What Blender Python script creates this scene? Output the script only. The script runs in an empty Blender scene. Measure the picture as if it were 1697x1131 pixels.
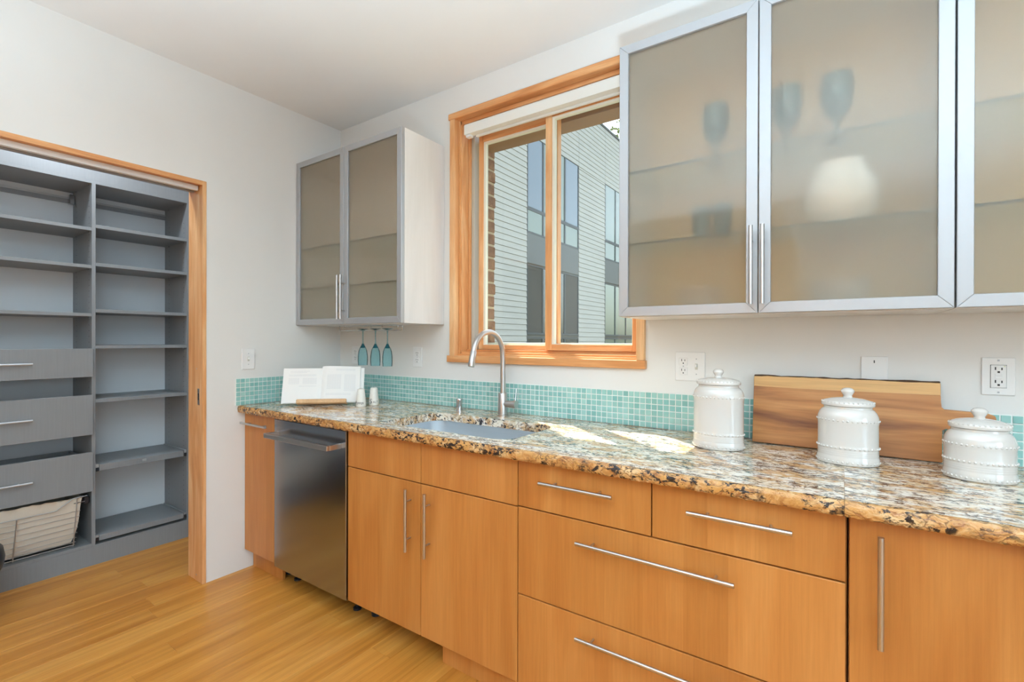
import bpy, bmesh, math, random
from mathutils import Vector, Matrix
random.seed(7)
SC = bpy.context.scene
COL = SC.collection
PI = math.pi

# ------------------------------------------------------------------ camera
CAM = Vector((2.737, -1.985, 1.273))
def setup_camera():
    yaw, pitch, roll, f = math.radians(34.45), math.radians(-.107), math.radians(-.143), 798.65
    fw = Vector((-math.sin(yaw)*math.cos(pitch), math.cos(yaw)*math.cos(pitch), math.sin(pitch)))
    r = Vector((math.cos(yaw), math.sin(yaw), 0)); d = -r.cross(fw)
    c, s = math.cos(roll), math.sin(roll)
    r2 = c*r + s*d; d2 = -s*r + c*d
    m = Matrix.Identity(4)
    for i in range(3):
        m[i][0] = r2[i]; m[i][1] = -d2[i]; m[i][2] = -fw[i]; m[i][3] = CAM[i]
    cd = bpy.data.cameras.new('camera'); cd.sensor_width = 36; cd.lens = f/1697*36
    cd.clip_start = .02; cd.clip_end = 200
    co = bpy.data.objects.new('camera', cd); COL.objects.link(co); co.matrix_world = m
    SC.camera = co
setup_camera()

# ------------------------------------------------------------------ sky, sun, daylight, exposure
SKY_STRENGTH = .43
SUN_STRENGTH = 16.0
WINDOW_LIGHT = 30.0
BOUNCE_FILL = 178.0  # power of the added fill lamps aimed at the ceiling
PANTRY_LIGHT = 10.0
EXPOSURE = 0.12
w = bpy.data.worlds.new('sky'); SC.world = w; w.use_nodes = True
nt = w.node_tree; bg = nt.nodes['Background']
sky = nt.nodes.new('ShaderNodeTexSky'); sky.sky_type = 'NISHITA'; sky.sun_disc = False
sky.sun_elevation = math.radians(54); sky.sun_rotation = math.radians(-51); sky.air_density = 1.0; sky.dust_density = 2.5
hz = nt.nodes.new('ShaderNodeHueSaturation'); hz.inputs['Saturation'].default_value = .55   # hazy sky
nt.links.new(sky.outputs[0], hz.inputs['Color']); nt.links.new(hz.outputs[0], bg.inputs[0]); bg.inputs[1].default_value = SKY_STRENGTH
def light_obj(name, kind, energy, loc, direction, color=(1, 1, 1), **kw):
    l = bpy.data.lights.new(name, kind); l.energy = energy; l.color = color
    for k, v in kw.items(): setattr(l, k, v)
    o = bpy.data.objects.new(name, l); COL.objects.link(o); o.location = loc
    o.rotation_euler = Vector(direction).to_track_quat('-Z', 'Y').to_euler()
    return o
light_obj('sun', 'SUN', SUN_STRENGTH, (-4, 5, 9), (1.25, -1, -2.2), (1, .93, .82), angle=math.radians(.6))
# daylight through the two large windows behind the viewer
light_obj('daylight_back_window', 'AREA', WINDOW_LIGHT*.4, (5.3, -4.52, 1.5), (-.15, 1, 0), (.60, .81, 1), shape='RECTANGLE', size=1.7, size_y=1.7)
light_obj('daylight_side_window', 'AREA', WINDOW_LIGHT*1.5, (6.52, -3.3, 1.55), (-1, .1, 0), (.60, .81, 1), shape='RECTANGLE', size=1.7, size_y=1.7)
SC.view_settings.view_transform = 'Standard'; SC.view_settings.look = 'None'
SC.view_settings.gamma = 1; SC.view_settings.use_curve_mapping = False
SC.view_settings.exposure = EXPOSURE

# ------------------------------------------------------------------ materials
def srgb(*c):
    f = lambda v: v/12.92 if v <= .04045 else ((v+.055)/1.055)**2.4
    return tuple(f(v/255) for v in c) + (1,)
class NM:
    def __init__(s, name):
        s.m = bpy.data.materials.new(name); s.m.use_nodes = True; s.t = s.m.node_tree
        s.b = s.t.nodes['Principled BSDF']; s.out = s.t.nodes['Material Output']
    def n(s, typ, **kw):
        nd = s.t.nodes.new('ShaderNode'+typ)
        for k, v in kw.items():
            if k in nd.inputs and not hasattr(nd, k): nd.inputs[k].default_value = v
            elif hasattr(nd, k): setattr(nd, k, v)
            else: nd.inputs[k.replace('_', ' ')].default_value = v
        return nd
    def l(s, a, b): s.t.links.new(a, b)
    def set(s, **kw):
        for k, v in kw.items(): s.b.inputs[k.replace('_', ' ')].default_value = v
    def coords(s, scale=(1, 1, 1), rot=(0, 0, 0), loc=(0, 0, 0), src='Object', rand=0.0):
        tc = s.n('TexCoord'); mp = s.n('Mapping')
        mp.inputs['Scale'].default_value = scale; mp.inputs['Rotation'].default_value = rot; mp.inputs['Location'].default_value = loc
        o = tc.outputs[src]
        if rand:
            oi = s.n('ObjectInfo'); vm = s.n('VectorMath', operation='SCALE'); cb = s.n('CombineXYZ')
            mu = s.n('Math', operation='MULTIPLY'); mu.inputs[1].default_value = rand
            s.l(oi.outputs['Random'], mu.inputs[0])
            for i in range(3): s.l(mu.outputs[0], cb.inputs[i])
            ad = s.n('VectorMath', operation='ADD'); s.l(o, ad.inputs[0]); s.l(cb.outputs[0], ad.inputs[1]); o = ad.outputs[0]
        s.l(o, mp.inputs['Vector']); return mp.outputs[0]
    def noise(s, vec, scale, detail=4, rough=.55, dist=0.0):
        nd = s.n('TexNoise'); nd.inputs['Scale'].default_value = scale; nd.inputs['Detail'].default_value = detail
        nd.inputs['Roughness'].default_value = rough; nd.inputs['Distortion'].default_value = dist
        s.l(vec, nd.inputs['Vector']); return nd.outputs['Fac']
    def ramp(s, fac, stops, interp='LINEAR'):
        r = s.n('ValToRGB'); r.color_ramp.interpolation = interp
        e = r.color_ramp.elements
        while len(e) < len(stops): e.new(.5)
        for i, (p, c) in enumerate(stops):
            e[i].position = p; e[i].color = c if len(c) == 4 else tuple(c)+(1,)
        s.l(fac, r.inputs[0]); return r.outputs[0]
    def mix(s, fac, a, b, mode='MIX'):
        m = s.n('MixRGB', blend_type=mode)
        for i, v in ((0, fac), (1, a), (2, b)):
            if hasattr(v, 'is_output') or hasattr(v, 'links'): s.l(v, m.inputs[i])
            else: m.inputs[i].default_value = v
        return m.outputs[0]
    def bump(s, h, strength=.2, dist=.01):
        b = s.n('Bump'); b.inputs['Strength'].default_value = strength; b.inputs['Distance'].default_value = dist
        s.l(h, b.inputs['Height']); s.l(b.outputs[0], s.b.inputs['Normal'])
M = {}
def plain(name, col, rough=.5, metal=0.0, **kw):
    a = NM(name); a.set(Base_Color=col, Roughness=rough, Metallic=metal)
    for k, v in kw.items(): a.b.inputs[k.replace('_', ' ')].default_value = v
    M[name] = a.m; return a
def paint(name, col, rough=.6):
    a = NM(name); v = a.coords((1, 1, 1)); n = a.noise(v, 2.2, 3)
    c2 = tuple(x*.965 for x in col[:3])+(1,)
    a.l(a.ramp(n, [(.3, c2), (.7, col)]), a.b.inputs['Base Color'])
    a.set(Roughness=rough); a.bump(a.noise(v, 260, 2), .06, .002); M[name] = a.m
paint('wall_paint', srgb(228, 226, 221)); paint('ceiling_paint', srgb(231, 229, 225), .8)
paint('pantry_paint', srgb(200, 203, 205))
def wood(name, c0, c1, c2, axis=2, scale=1.0, rough=.35, strips=0.0, stripcol=None, coat=0.0, fig=1.0, grain=.75):
    """veneer / timber: fine grain stretched along an axis, broad figure and optional glued strips"""
    a = NM(name)
    st = [1, 1, 1]; st[axis] = .035
    v = a.coords(tuple(s*scale for s in st), rand=37.0)
    fine = a.noise(v, 130, 5, .65); 
    st2 = [1, 1, 1]; st2[axis] = .12
    v2 = a.coords(tuple(s*scale for s in st2), rand=53.0)
    broad = a.noise(v2, 7, 4, .5, 1.2*fig)
    c = a.ramp(broad, [(.28, c0), (.5, c1), (.74, c2)])
    g = a.ramp(fine, [(.3, (.80, .78, .75)), (.62, (1.05, 1.05, 1.05))])
    c = a.mix(grain, c, g, 'MULTIPLY')
    if strips:
        vs = a.coords((1, 1, 1), rand=11.0); sp = a.n('SeparateXYZ'); a.l(vs, sp.inputs[0])
        ad = a.n('Math', operation='ADD'); a.l(sp.outputs[0], ad.inputs[0])
        if axis == 2: a.l(sp.outputs[1], ad.inputs[1])
        else: ad.inputs[1].default_value = 0
        mu = a.n('Math', operation='DIVIDE'); mu.inputs[1].default_value = strips; a.l(ad.outputs[0], mu.inputs[0])
        fl = a.n('Math', operation='FLOOR'); a.l(mu.outputs[0], fl.inputs[0])
        wn = a.n('TexWhiteNoise', noise_dimensions='1D'); a.l(fl.outputs[0], wn.inputs['W'])
        tint = a.ramp(wn.outputs[0], [(0, (.90, .87, .82)), (.5, (1, 1, 1)), (1, (1.06, 1.08, 1.14))])
        c = a.mix(1.0, c, tint, 'MULTIPLY')
    a.l(c, a.b.inputs['Base Color'])
    a.set(Roughness=rough, Coat_Weight=coat, Coat_Roughness=.15)
    a.bump(fine, .05, .002); M[name] = a.m
wood('maple', srgb(180, 112, 50), srgb(191, 125, 60), srgb(202, 139, 73), 2, 1.0, .38, strips=.115, grain=.5)
wood('fir_v', srgb(206, 138, 80), srgb(226, 164, 106), srgb(242, 200, 150), 2, 1.6, .42)
wood('fir_h', srgb(200, 130, 74), srgb(222, 156, 98), srgb(240, 192, 138), 0, 1.6, .42)
wood('fir_y', srgb(200, 130, 74), srgb(222, 156, 98), srgb(238, 186, 130), 1, 1.6, .42)
wood('bamboo', srgb(188, 120, 44), srgb(204, 138, 58), srgb(218, 157, 76), 1, 1.0, .34, strips=.0167, grain=.6)
wood('acacia', srgb(122, 70, 34), srgb(184, 120, 62), srgb(206, 146, 84), 0, 1.0, .45, fig=3.0)
wood('sapwood', srgb(206, 154, 92), srgb(218, 168, 104), srgb(226, 180, 116), 0, 1.0, .45)
wood('ash_white', srgb(222, 218, 213), srgb(230, 226, 222), srgb(234, 231, 228), 2, .7, .45, grain=.12)
wood('light_wood', srgb(206, 160, 112), srgb(220, 176, 128), srgb(228, 188, 142), 0, 1.0, .5)
plain('bark', srgb(80, 58, 40), .9)
# brushed steel
def steel(name, col, rough, axis=0, strength=.05):
    a = NM(name); st = [1, 1, 1]; st[axis] = .01
    n = a.noise(a.coords(tuple(st)), 400, 3)
    r = a.ramp(n, [(.3, (rough*.8,)*3), (.7, (rough*1.2,)*3)])
    a.l(r, a.b.inputs['Roughness']); a.set(Base_Color=col, Metallic=1.0); a.bump(n, strength, .001); M[name] = a.m
plain('steel', srgb(196, 194, 192), .3, 1.0); plain('steel_v', srgb(196, 194, 192), .33, 1.0)
plain('steel_dark', srgb(168, 174, 182), .2, 1.0)
steel('sink_steel', srgb(222, 230, 236), .45, 0)
plain('aluminium', srgb(180, 182, 184), .45, .6)
plain('wire_white', srgb(176, 176, 176), .3, .8)
plain('chrome', srgb(205, 205, 208), .12, 1.0)
plain('white_plastic', srgb(232, 231, 228), .35); plain('dark_slot', srgb(30, 30, 32), .6)
plain('white_door', srgb(236, 234, 230), .4)
plain('blind_white', srgb(228, 226, 218), .6)
plain('bead_white', srgb(230, 228, 212), .5)
plain('track_grey', srgb(196, 194, 180), .5)
plain('black_void', srgb(22, 22, 24), .7)
plain('black_rubber', srgb(28, 34, 42), .35)
plain('green_led', srgb(210, 220, 150), .4)
a = plain('ceramic', srgb(212, 207, 200), .10, Coat_Weight=1.0, Coat_Roughness=.04)
plain('shaker_ceramic', srgb(234, 230, 220), .3); plain('ink', srgb(52, 50, 52), .6); plain('print_grey', srgb(212, 212, 212), .7)
plain('paper', srgb(238, 236, 231), .7); plain('liner', srgb(214, 203, 186), .9)
def grey_laminate():
    a = NM('grey_laminate'); v = a.coords((1, 1, .04), rand=9.0); n = a.noise(v, 150, 4)
    a.l(a.ramp(n, [(.3, srgb(134, 137, 139)), (.7, srgb(139, 142, 144))]), a.b.inputs['Base Color'])
    a.set(Roughness=.42); M['grey_laminate'] = a.m
grey_laminate()
plain('grey_back', srgb(218, 221, 223), .5)
def granite(name, edge=False):
    """cream stone with gold and rust clouds, brown hairline veins and near-black flecks"""
    a = NM(name)
    tc = a.coords((1.0, 1.7, 1.3), (0, 0, math.radians(16)))
    nn = a.n('TexNoise'); nn.inputs['Scale'].default_value = 9; nn.inputs['Detail'].default_value = 4; a.l(tc, nn.inputs['Vector'])
    sc = a.n('VectorMath', operation='SCALE'); sc.inputs['Scale'].default_value = .16; a.l(nn.outputs['Color'], sc.inputs[0])
    wv = a.n('VectorMath', operation='ADD'); a.l(tc, wv.inputs[0]); a.l(sc.outputs[0], wv.inputs[1]); v = wv.outputs[0]
    cream = a.ramp(a.noise(v, 14, 6, .7), [(.36, srgb(216, 190, 152)), (.47, srgb(236, 222, 200)), (.60, srgb(243, 237, 226))])
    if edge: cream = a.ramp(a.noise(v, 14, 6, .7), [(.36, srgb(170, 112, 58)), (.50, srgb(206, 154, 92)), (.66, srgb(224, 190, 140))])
    gold = a.ramp(a.noise(v, 10, 5, .65), [(.50, (0, 0, 0)), (.58, (.75, .75, .75))])
    c = a.mix(gold, cream, srgb(208, 156, 88))
    rust = a.ramp(a.noise(v, 38, 4, .7), [(.56, (0, 0, 0)), (.62, (.8, .8, .8))])
    c = a.mix(rust, c, srgb(158, 98, 52))
    vo = a.n('TexVoronoi', feature='DISTANCE_TO_EDGE'); vo.inputs['Scale'].default_value = 30; a.l(v, vo.inputs['Vector'])
    vein = a.ramp(vo.outputs['Distance'], [(.0, (1, 1, 1)), (.085, (0, 0, 0))])
    gate = a.ramp(a.noise(tc, 8, 3), [(.44, (0, 0, 0)), (.54, (.85, .85, .85))])
    c = a.mix(a.mix(1.0, vein, gate, 'MULTIPLY'), c, srgb(104, 68, 44))
    st = a.coords((1.0, 2.6, 1.6), (0, 0, math.radians(18)), (3.1, 1.7, .4))
    d1 = a.ramp(a.noise(st, 44, 4, .66, .5), [(.525, (0, 0, 0)), (.55, (1, 1, 1))])
    d2 = a.ramp(a.noise(st, 10, 3, .55, .5), [(.43, (0, 0, 0)), (.51, (1, 1, 1))])
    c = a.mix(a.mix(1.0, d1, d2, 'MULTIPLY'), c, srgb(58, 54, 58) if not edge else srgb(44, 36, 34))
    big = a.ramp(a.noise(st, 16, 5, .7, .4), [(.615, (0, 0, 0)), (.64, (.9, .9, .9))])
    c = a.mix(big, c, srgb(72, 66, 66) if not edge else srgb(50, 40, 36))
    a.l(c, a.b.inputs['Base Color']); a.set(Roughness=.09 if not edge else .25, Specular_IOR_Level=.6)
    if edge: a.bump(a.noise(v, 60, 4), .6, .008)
    M[name] = a.m
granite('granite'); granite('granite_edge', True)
def tile_mat():
    a = NM('glass_tile'); oi = a.n('ObjectInfo')
    ge = a.n('NewGeometry')
    ad = a.n('Math', operation='ADD'); a.l(oi.outputs['Random'], ad.inputs[0]); a.l(ge.outputs['Random Per Island'], ad.inputs[1])
    fr = a.n('Math', operation='FRACT'); a.l(ad.outputs[0], fr.inputs[0])
    a.l(a.ramp(fr.outputs[0], [(0, srgb(132, 184, 178)), (.5, srgb(148, 196, 188)), (1, srgb(164, 206, 198))]), a.b.inputs['Base Color'])
    a.set(Roughness=.10, Coat_Weight=.5, Coat_Roughness=.03); M['glass_tile'] = a.m
tile_mat(); plain('grout', srgb(234, 236, 230), .8)
def schlick(a):
    """front and back faces alike: 4 % mirror head-on, rising to full at grazing"""
    lw = a.n('LayerWeight'); lw.inputs[0].default_value = .5
    p = a.n('Math', operation='POWER'); p.inputs[1].default_value = 5; a.l(lw.outputs['Facing'], p.inputs[0])
    m = a.n('Math', operation='MULTIPLY_ADD'); m.inputs[1].default_value = .96; m.inputs[2].default_value = .04; a.l(p.outputs[0], m.inputs[0])
    return m.outputs[0]
def clear_glass(name, tint=(1, 1, 1, 1)):
    """thin pane: mostly see-through with a Fresnel mirror on it"""
    a = NM(name); t = a.n('BsdfTransparent'); t.inputs[0].default_value = tint
    g = a.n('BsdfGlossy'); g.inputs['Roughness'].default_value = .0
    mx = a.n('MixShader'); a.l(schlick(a), mx.inputs[0]); a.l(t.outputs[0], mx.inputs[1]); a.l(g.outputs[0], mx.inputs[2])
    a.l(mx.outputs[0], a.out.inputs[0]); M[name] = a.m
clear_glass('window_glass', (.93, .97, .95, 1)); clear_glass('shelf_glass', (.88, .94, .92, 1))
def frosted(name, tint, body):
    """satin-etched glass: smooth front face, light scattered by the etched back"""
    a = NM(name)
    g = a.n('BsdfRefraction'); g.inputs['Roughness'].default_value = .42; g.inputs['IOR'].default_value = 1.30; g.inputs[0].default_value = tint
    d = a.n('BsdfDiffuse'); d.inputs[0].default_value = body
    m1 = a.n('MixShader'); m1.inputs[0].default_value = .15; a.l(g.outputs[0], m1.inputs[1]); a.l(d.outputs[0], m1.inputs[2])
    gl = a.n('BsdfGlossy'); gl.inputs['Roughness'].default_value = .03
    m2 = a.n('MixShader'); a.l(schlick(a), m2.inputs[0]); a.l(m1.outputs[0], m2.inputs[1]); a.l(gl.outputs[0], m2.inputs[2])
    a.l(m2.outputs[0], a.out.inputs[0]); M[name] = a.m
frosted('frosted_glass', (.985, .955, .90, 1), srgb(200, 190, 172))
def teal_glass():
    a = NM('teal_glass'); t = a.n('BsdfTransparent'); t.inputs[0].default_value = (.74, .90, .92, 1)
    g = a.n('BsdfGlossy'); g.inputs['Roughness'].default_value = .03
    lw = a.n('LayerWeight'); lw.inputs[0].default_value = .16
    d = a.n('BsdfDiffuse'); d.inputs[0].default_value = srgb(120, 190, 200)
    mx0 = a.n('MixShader'); mx0.inputs[0].default_value = .15; a.l(t.outputs[0], mx0.inputs[1]); a.l(d.outputs[0], mx0.inputs[2])
    mx = a.n('MixShader'); a.l(lw.outputs['Fresnel'], mx.inputs[0]); a.l(mx0.outputs[0], mx.inputs[1]); a.l(g.outputs[0], mx.inputs[2])
    a.l(mx.outputs[0], a.out.inputs[0]); M['teal_glass'] = a.m
teal_glass(); plain('shelf_edge', srgb(24, 58, 56), .2); plain('birch_lining', srgb(212, 182, 142), .6); plain('teal_deep', srgb(16, 84, 96), .08, Coat_Weight=.5)
# outdoors
def siding():
    a = NM('siding'); v = a.coords((.3, .3, 3), rand=5); n = a.noise(v, 5, 3)
    a.l(a.ramp(n, [(.3, srgb(196, 199, 196)), (.7, srgb(204, 207, 203))]), a.b.inputs['Base Color']); a.set(Roughness=.55); M['siding'] = a.m
siding(); plain('siding_joint', srgb(120, 122, 118), .8)
plain('spandrel', srgb(116, 122, 124), .5); plain('dark_frame', srgb(84, 92, 96), .45); plain('insect_screen', srgb(96, 96, 92), .8)
def pane_mat(name, col, rough=.02):
    a = plain(name, col, rough, Specular_IOR_Level=.9, Coat_Weight=1.0, Coat_Roughness=.0)
pane_mat('pane_blue', srgb(96, 120, 140)); pane_mat('pane_green', srgb(120, 140, 124)); pane_mat('pane_dark', srgb(66, 74, 70))
def brick_mat():
    a = NM('brick'); n = a.noise(a.coords(rand=40.0), 14, 5, .7)
    a.l(a.ramp(n, [(.3, srgb(96, 68, 52)), (.5, srgb(128, 92, 68)), (.75, srgb(156, 122, 92))]), a.b.inputs['Base Color']); a.set(Roughness=.9)
    a.bump(a.noise(a.coords(), 60, 4), .5, .01); M['brick'] = a.m
brick_mat(); plain('mortar', srgb(178, 160, 134), .95)
plain('cedar_dark', srgb(140, 108, 74), .7)
plain('leaf', srgb(130, 140, 70), .8); plain('trunk', srgb(90, 70, 50), .9); plain('ground', srgb(132, 126, 104), .95)

# ------------------------------------------------------------------ geometry helpers (world coordinates in, local meshes out)
ORG = {}
def box(bm, x0, x1, y0, y1, z0, z1, bev=0.0, seg=1):
    r = bmesh.ops.create_cube(bm, size=1.0)
    vs = r['verts']
    for v in vs:
        v.co = Vector(((x0+x1)/2+v.co.x*(x1-x0), (y0+y1)/2+v.co.y*(y1-y0), (z0+z1)/2+v.co.z*(z1-z0)))
    if bev:
        es = list({e for v in vs for e in v.link_edges})
        bmesh.ops.bevel(bm, geom=es, offset=bev, segments=seg, profile=.5, affect='EDGES')
    return bm
def B(*a, **k): return box(bmesh.new(), *a, **k)
def tube(bm, pts, r, n=12, cap=True, closed=False):
    """round bar along a poly-line; r may be a list"""
    pts = [Vector(p) for p in pts]; rr = r if isinstance(r, (list, tuple)) else [r]*len(pts)
    rings = []; prev = None
    for i, p in enumerate(pts):
        if closed: t = (pts[(i+1) % len(pts)]-pts[i-1])
        elif i == 0: t = pts[1]-pts[0]
        elif i == len(pts)-1: t = pts[-1]-pts[-2]
        else: t = (pts[i+1]-p).normalized()+(p-pts[i-1]).normalized()
        t.normalize()
        if prev is None:
            u = t.orthogonal().normalized()
        else:
            u = (prev-t*prev.dot(t)).normalized()
        prev = u; v = t.cross(u)
        rings.append([bm.verts.new(p+rr[i]*(math.cos(2*PI*k/n)*u+math.sin(2*PI*k/n)*v)) for k in range(n)])
    m = len(rings)
    for i in range(m if closed else m-1):
        a, b = rings[i], rings[(i+1) % m]
        for k in range(n): bm.faces.new((a[k], a[(k+1) % n], b[(k+1) % n], b[k]))
    if cap and not closed:
        bm.faces.new(rings[0][::-1]); bm.faces.new(rings[-1])
    return bm
def T(pts, r, n=12, **k): return tube(bmesh.new(), pts, r, n, **k)
def lathe(bm, prof, cx, cy, n=32, sx=1.0, sy=1.0, capb=True, capt=True):
    """profile [(radius, z)], elliptical when sx != sy"""
    rings = []
    for r, z in prof:
        rings.append([bm.verts.new((cx+r*sx*math.cos(2*PI*k/n), cy+r*sy*math.sin(2*PI*k/n), z)) for k in range(n)])
    for a, b in zip(rings, rings[1:]):
        for k in range(n): bm.faces.new((a[k], a[(k+1) % n], b[(k+1) % n], b[k]))
    if capb: bm.faces.new(rings[0][::-1])
    if capt: bm.faces.new(rings[-1])
    return bm
def L(*a, **k): return lathe(bmesh.new(), *a, **k)
def prism(bm, pts2, x0, x1, f):
    """extrude polygon pts2 between x0 and x1; f(a, b, t) -> co"""
    a = [bm.verts.new(f(p[0], p[1], x0)) for p in pts2]; b = [bm.verts.new(f(p[0], p[1], x1)) for p in pts2]
    n = len(pts2)
    bm.faces.new(a[::-1]); bm.faces.new(b)
    for i in range(n): bm.faces.new((a[i], a[(i+1) % n], b[(i+1) % n], b[i]))
    return bm
def origin(o):
    return ORG[o.name] if o else Vector((0, 0, 0))
def mesh_from(name, bm, mat, org, smooth=False):
    bmesh.ops.recalc_face_normals(bm, faces=bm.faces)
    for v in bm.verts: v.co -= org
    me = bpy.data.meshes.new(name); bm.to_mesh(me); bm.free()
    if isinstance(mat, str): mat = [mat]
    for m in mat: me.materials.append(M[m])
    if smooth:
        for p in me.polygons: p.use_smooth = True
        me.set_sharp_from_angle(angle=math.radians(38))
    return me
def obj(name, bm, mat, parent=None, base=None, smooth=False):
    """base: world origin of a top-level mesh; children share their thing's origin"""
    org = origin(parent) if parent else Vector(base or (0, 0, 0))
    o = bpy.data.objects.new(name, mesh_from(name, bm, mat, org, smooth)); COL.objects.link(o)
    if parent: o.parent = parent
    else: o.location = org
    ORG[o.name] = org
    return o
def tag(o, label=None, cat=None, group=None, kind=None):
    for k, v in (('label', label), ('category', cat), ('group', group), ('kind', kind)):
        if v: o[k] = v
    return o
def thing(name, loc, label=None, cat=None, group=None, kind=None):
    o = bpy.data.objects.new(name, None); o.empty_display_size = .05; COL.objects.link(o)
    o.location = loc; ORG[o.name] = Vector(loc)
    return tag(o, label, cat, group, kind)
def copy_tree(o, shift, parent=None):
    c = o.copy(); COL.objects.link(c)
    if parent: c.parent = parent; ORG[c.name] = ORG[parent.name]
    else: c.location = Vector(o.location)+Vector(shift); ORG[c.name] = c.location.copy()
    for ch in list(o.children): copy_tree(ch, shift, c)
    return c

# ------------------------------------------------------------------ room shell
CEIL = 2.652; RX = 6.6; BY = -4.6; COUNTER = .909
YF = -.62            # front plane of base cabinet doors
OP0, OP1, OPZ = -2.35, -.815, 2.094      # pantry opening in the left wall (outer edge of its trim)
WX0, WX1, WZ0, WZ1 = 1.000, 2.028, 1.160, 2.492   # rough opening of the kitchen window

floor = tag(obj('floor', B(-1.3, RX+.1, BY-.1, .0, -.06, -.0125), 'black_void'), kind='structure')
PW = .121; n = 0
xk = -1.29
while xk < RX:
    y = BY-random.uniform(0, 1.6)
    if abs(xk-(-.141)) < .06: y = -1.138-1.83*2
    while y < 0:
        y1 = min(y+1.83, 0); y0 = max(y, BY)
        if y1 > BY+.05 and y1-y0 > .02:
            obj('plank', B(xk+.0004, xk+PW-.0004, y0+.0004, y1-.0004, -.0125, 0, bev=.0007), 'bamboo', floor)
        y += 1.83
    xk += PW
tag(obj('ceiling', B(-1.3, RX+.1, BY-.1, .16, CEIL, CEIL+.1), 'ceiling_paint'), kind='structure')
bm = bmesh.new()   # left wall with the pantry opening
box(bm, -.155, 0, OP1, 0, 0, CEIL); box(bm, -.155, 0, OP0, OP1, OPZ, CEIL); box(bm, -.155, 0, BY, OP0, 0, CEIL)
tag(obj('wall_left', bm, 'wall_paint'), kind='structure')
bm = bmesh.new()   # kitchen wall with the window opening
box(bm, 0, WX0, 0, .15, 0, CEIL); box(bm, WX1, RX, 0, .15, 0, CEIL); box(bm, WX0, WX1, 0, .15, 0, WZ0); box(bm, WX0, WX1, 0, .15, WZ1, CEIL)
tag(obj('wall_kitchen', bm, 'wall_paint'), kind='structure')
bm = bmesh.new()   # rear wall with a window opening
RWX0, RWX1, RWZ0, RWZ1 = 4.4, 6.2, .6, 2.4
box(bm, -.155, RWX0, BY-.1, BY, 0, CEIL); box(bm, RWX1, RX+.1, BY-.1, BY, 0, CEIL); box(bm, RWX0, RWX1, BY-.1, BY, 0, RWZ0); box(bm, RWX0, RWX1, BY-.1, BY, RWZ1, CEIL)
tag(obj('wall_back', bm, 'wall_paint'), kind='structure')
SWY0, SWY1, SWZ0, SWZ1 = -4.2, -2.4, .65, 2.4
bm = bmesh.new()
box(bm, RX, RX+.1, BY, SWY0, 0, CEIL); box(bm, RX, RX+.1, SWY1, .15, 0, CEIL); box(bm, RX, RX+.1, SWY0, SWY1, 0, SWZ0); box(bm, RX, RX+.1, SWY0, SWY1, SWZ1, CEIL)
tag(obj('wall_right', bm, 'wall_paint'), kind='structure')
bm = bmesh.new()   # pantry closet walls
box(bm, -1.20, -1.10, -2.5, -.48, 0, CEIL); box(bm, -1.10, -.155, -.58, -.48, 0, CEIL); box(bm, -1.10, -.155, -2.5, -2.4, 0, CEIL)
tag(obj('wall_pantry', bm, 'pantry_paint'), kind='structure')
def simple_window(name, x0, x1, z0, z1, fixed, alongx):
    o = thing(name, ((x0+x1)/2, fixed, z0) if alongx else (fixed, (x0+x1)/2, z0), kind='structure')
    def bb(a0, a1, c0, c1, d0, d1): return B(a0, a1, d0, d1, c0, c1, bev=.002) if alongx else B(d0, d1, a0, a1, c0, c1, bev=.002)
    mid = (x0+x1)/2
    lo, hi = fixed-.09, fixed-.02
    if not alongx: lo, hi = fixed+.02, fixed+.09
    for a0, a1, c0, c1 in ((x0, x1, z1-.05, z1), (x0, x1, z0, z0+.05), (x0, x0+.05, z0+.05, z1-.05), (x1-.05, x1, z0+.05, z1-.05), (mid-.03, mid+.03, z0+.05, z1-.05)):
        obj('frame_bar', bb(a0, a1, c0, c1, lo, hi), 'fir_v', o)
    for a0, a1 in ((x0+.05, mid-.03), (mid+.03, x1-.05)):
        obj('pane', bb(a0, a1, z0+.05, z1-.05, (lo+hi)/2-.003, (lo+hi)/2+.003), 'window_glass', o)
simple_window('window_2', RWX0, RWX1, RWZ0, RWZ1, BY, True)
simple_window('window_3', SWY0, SWY1, SWZ0, SWZ1, RX, False)

# pantry opening: thin fir edge trim, jamb with strike plate, white sliding-door track
d1 = thing('door_1', (-.08, OP1, 0), kind='structure')
tag(d1, 'fir-trimmed pantry opening with white sliding-door track', None)
obj('side_casing', B(-.012, .004, OP1-.018, OP1, 0, OPZ, bev=.001), 'fir_v', d1)
obj('head_casing', B(-.012, .004, OP0, OP1-.018, OPZ-.023, OPZ, bev=.001), 'fir_y', d1)
obj('jamb', B(-.085, -.012, OP1-.017, OP1, 0, OPZ-.001, bev=.001), 'fir_v', d1)
obj('jamb', B(-.168, -.086, OP1-.015, OP1, 0, OPZ-.001, bev=.001), 'fir_v', d1)
obj('head_jamb', B(-.168, -.012, OP0, OP1-.018, OPZ-.018, OPZ-.002, bev=.001), 'fir_y', d1)
obj('door_track', B(-.062, -.040, OP0, OP1-.022, 2.050, 2.0755, bev=.001), 'white_plastic', d1)
obj('door_track', B(-.110, -.088, OP0, OP1-.022, 2.050, 2.0755, bev=.001), 'aluminium', d1)
sp_ = obj('strike_plate', B(-.054, -.032, OP1-.0185, OP1-.016, .93, 1.015, bev=.0008), 'steel_v', d1)
obj('slot', B(-.047, -.039, OP1-.0192, OP1-.0182, .955, .99), 'dark_slot', sp_)
obj('screw', B(-.070, -.064, OP1-.0182, OP1-.0165, 1.115, 1.121), 'aluminium', d1)
obj('screw', B(-.070, -.064, OP1-.0182, OP1-.0165, .03, .036), 'aluminium', d1)

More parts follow.
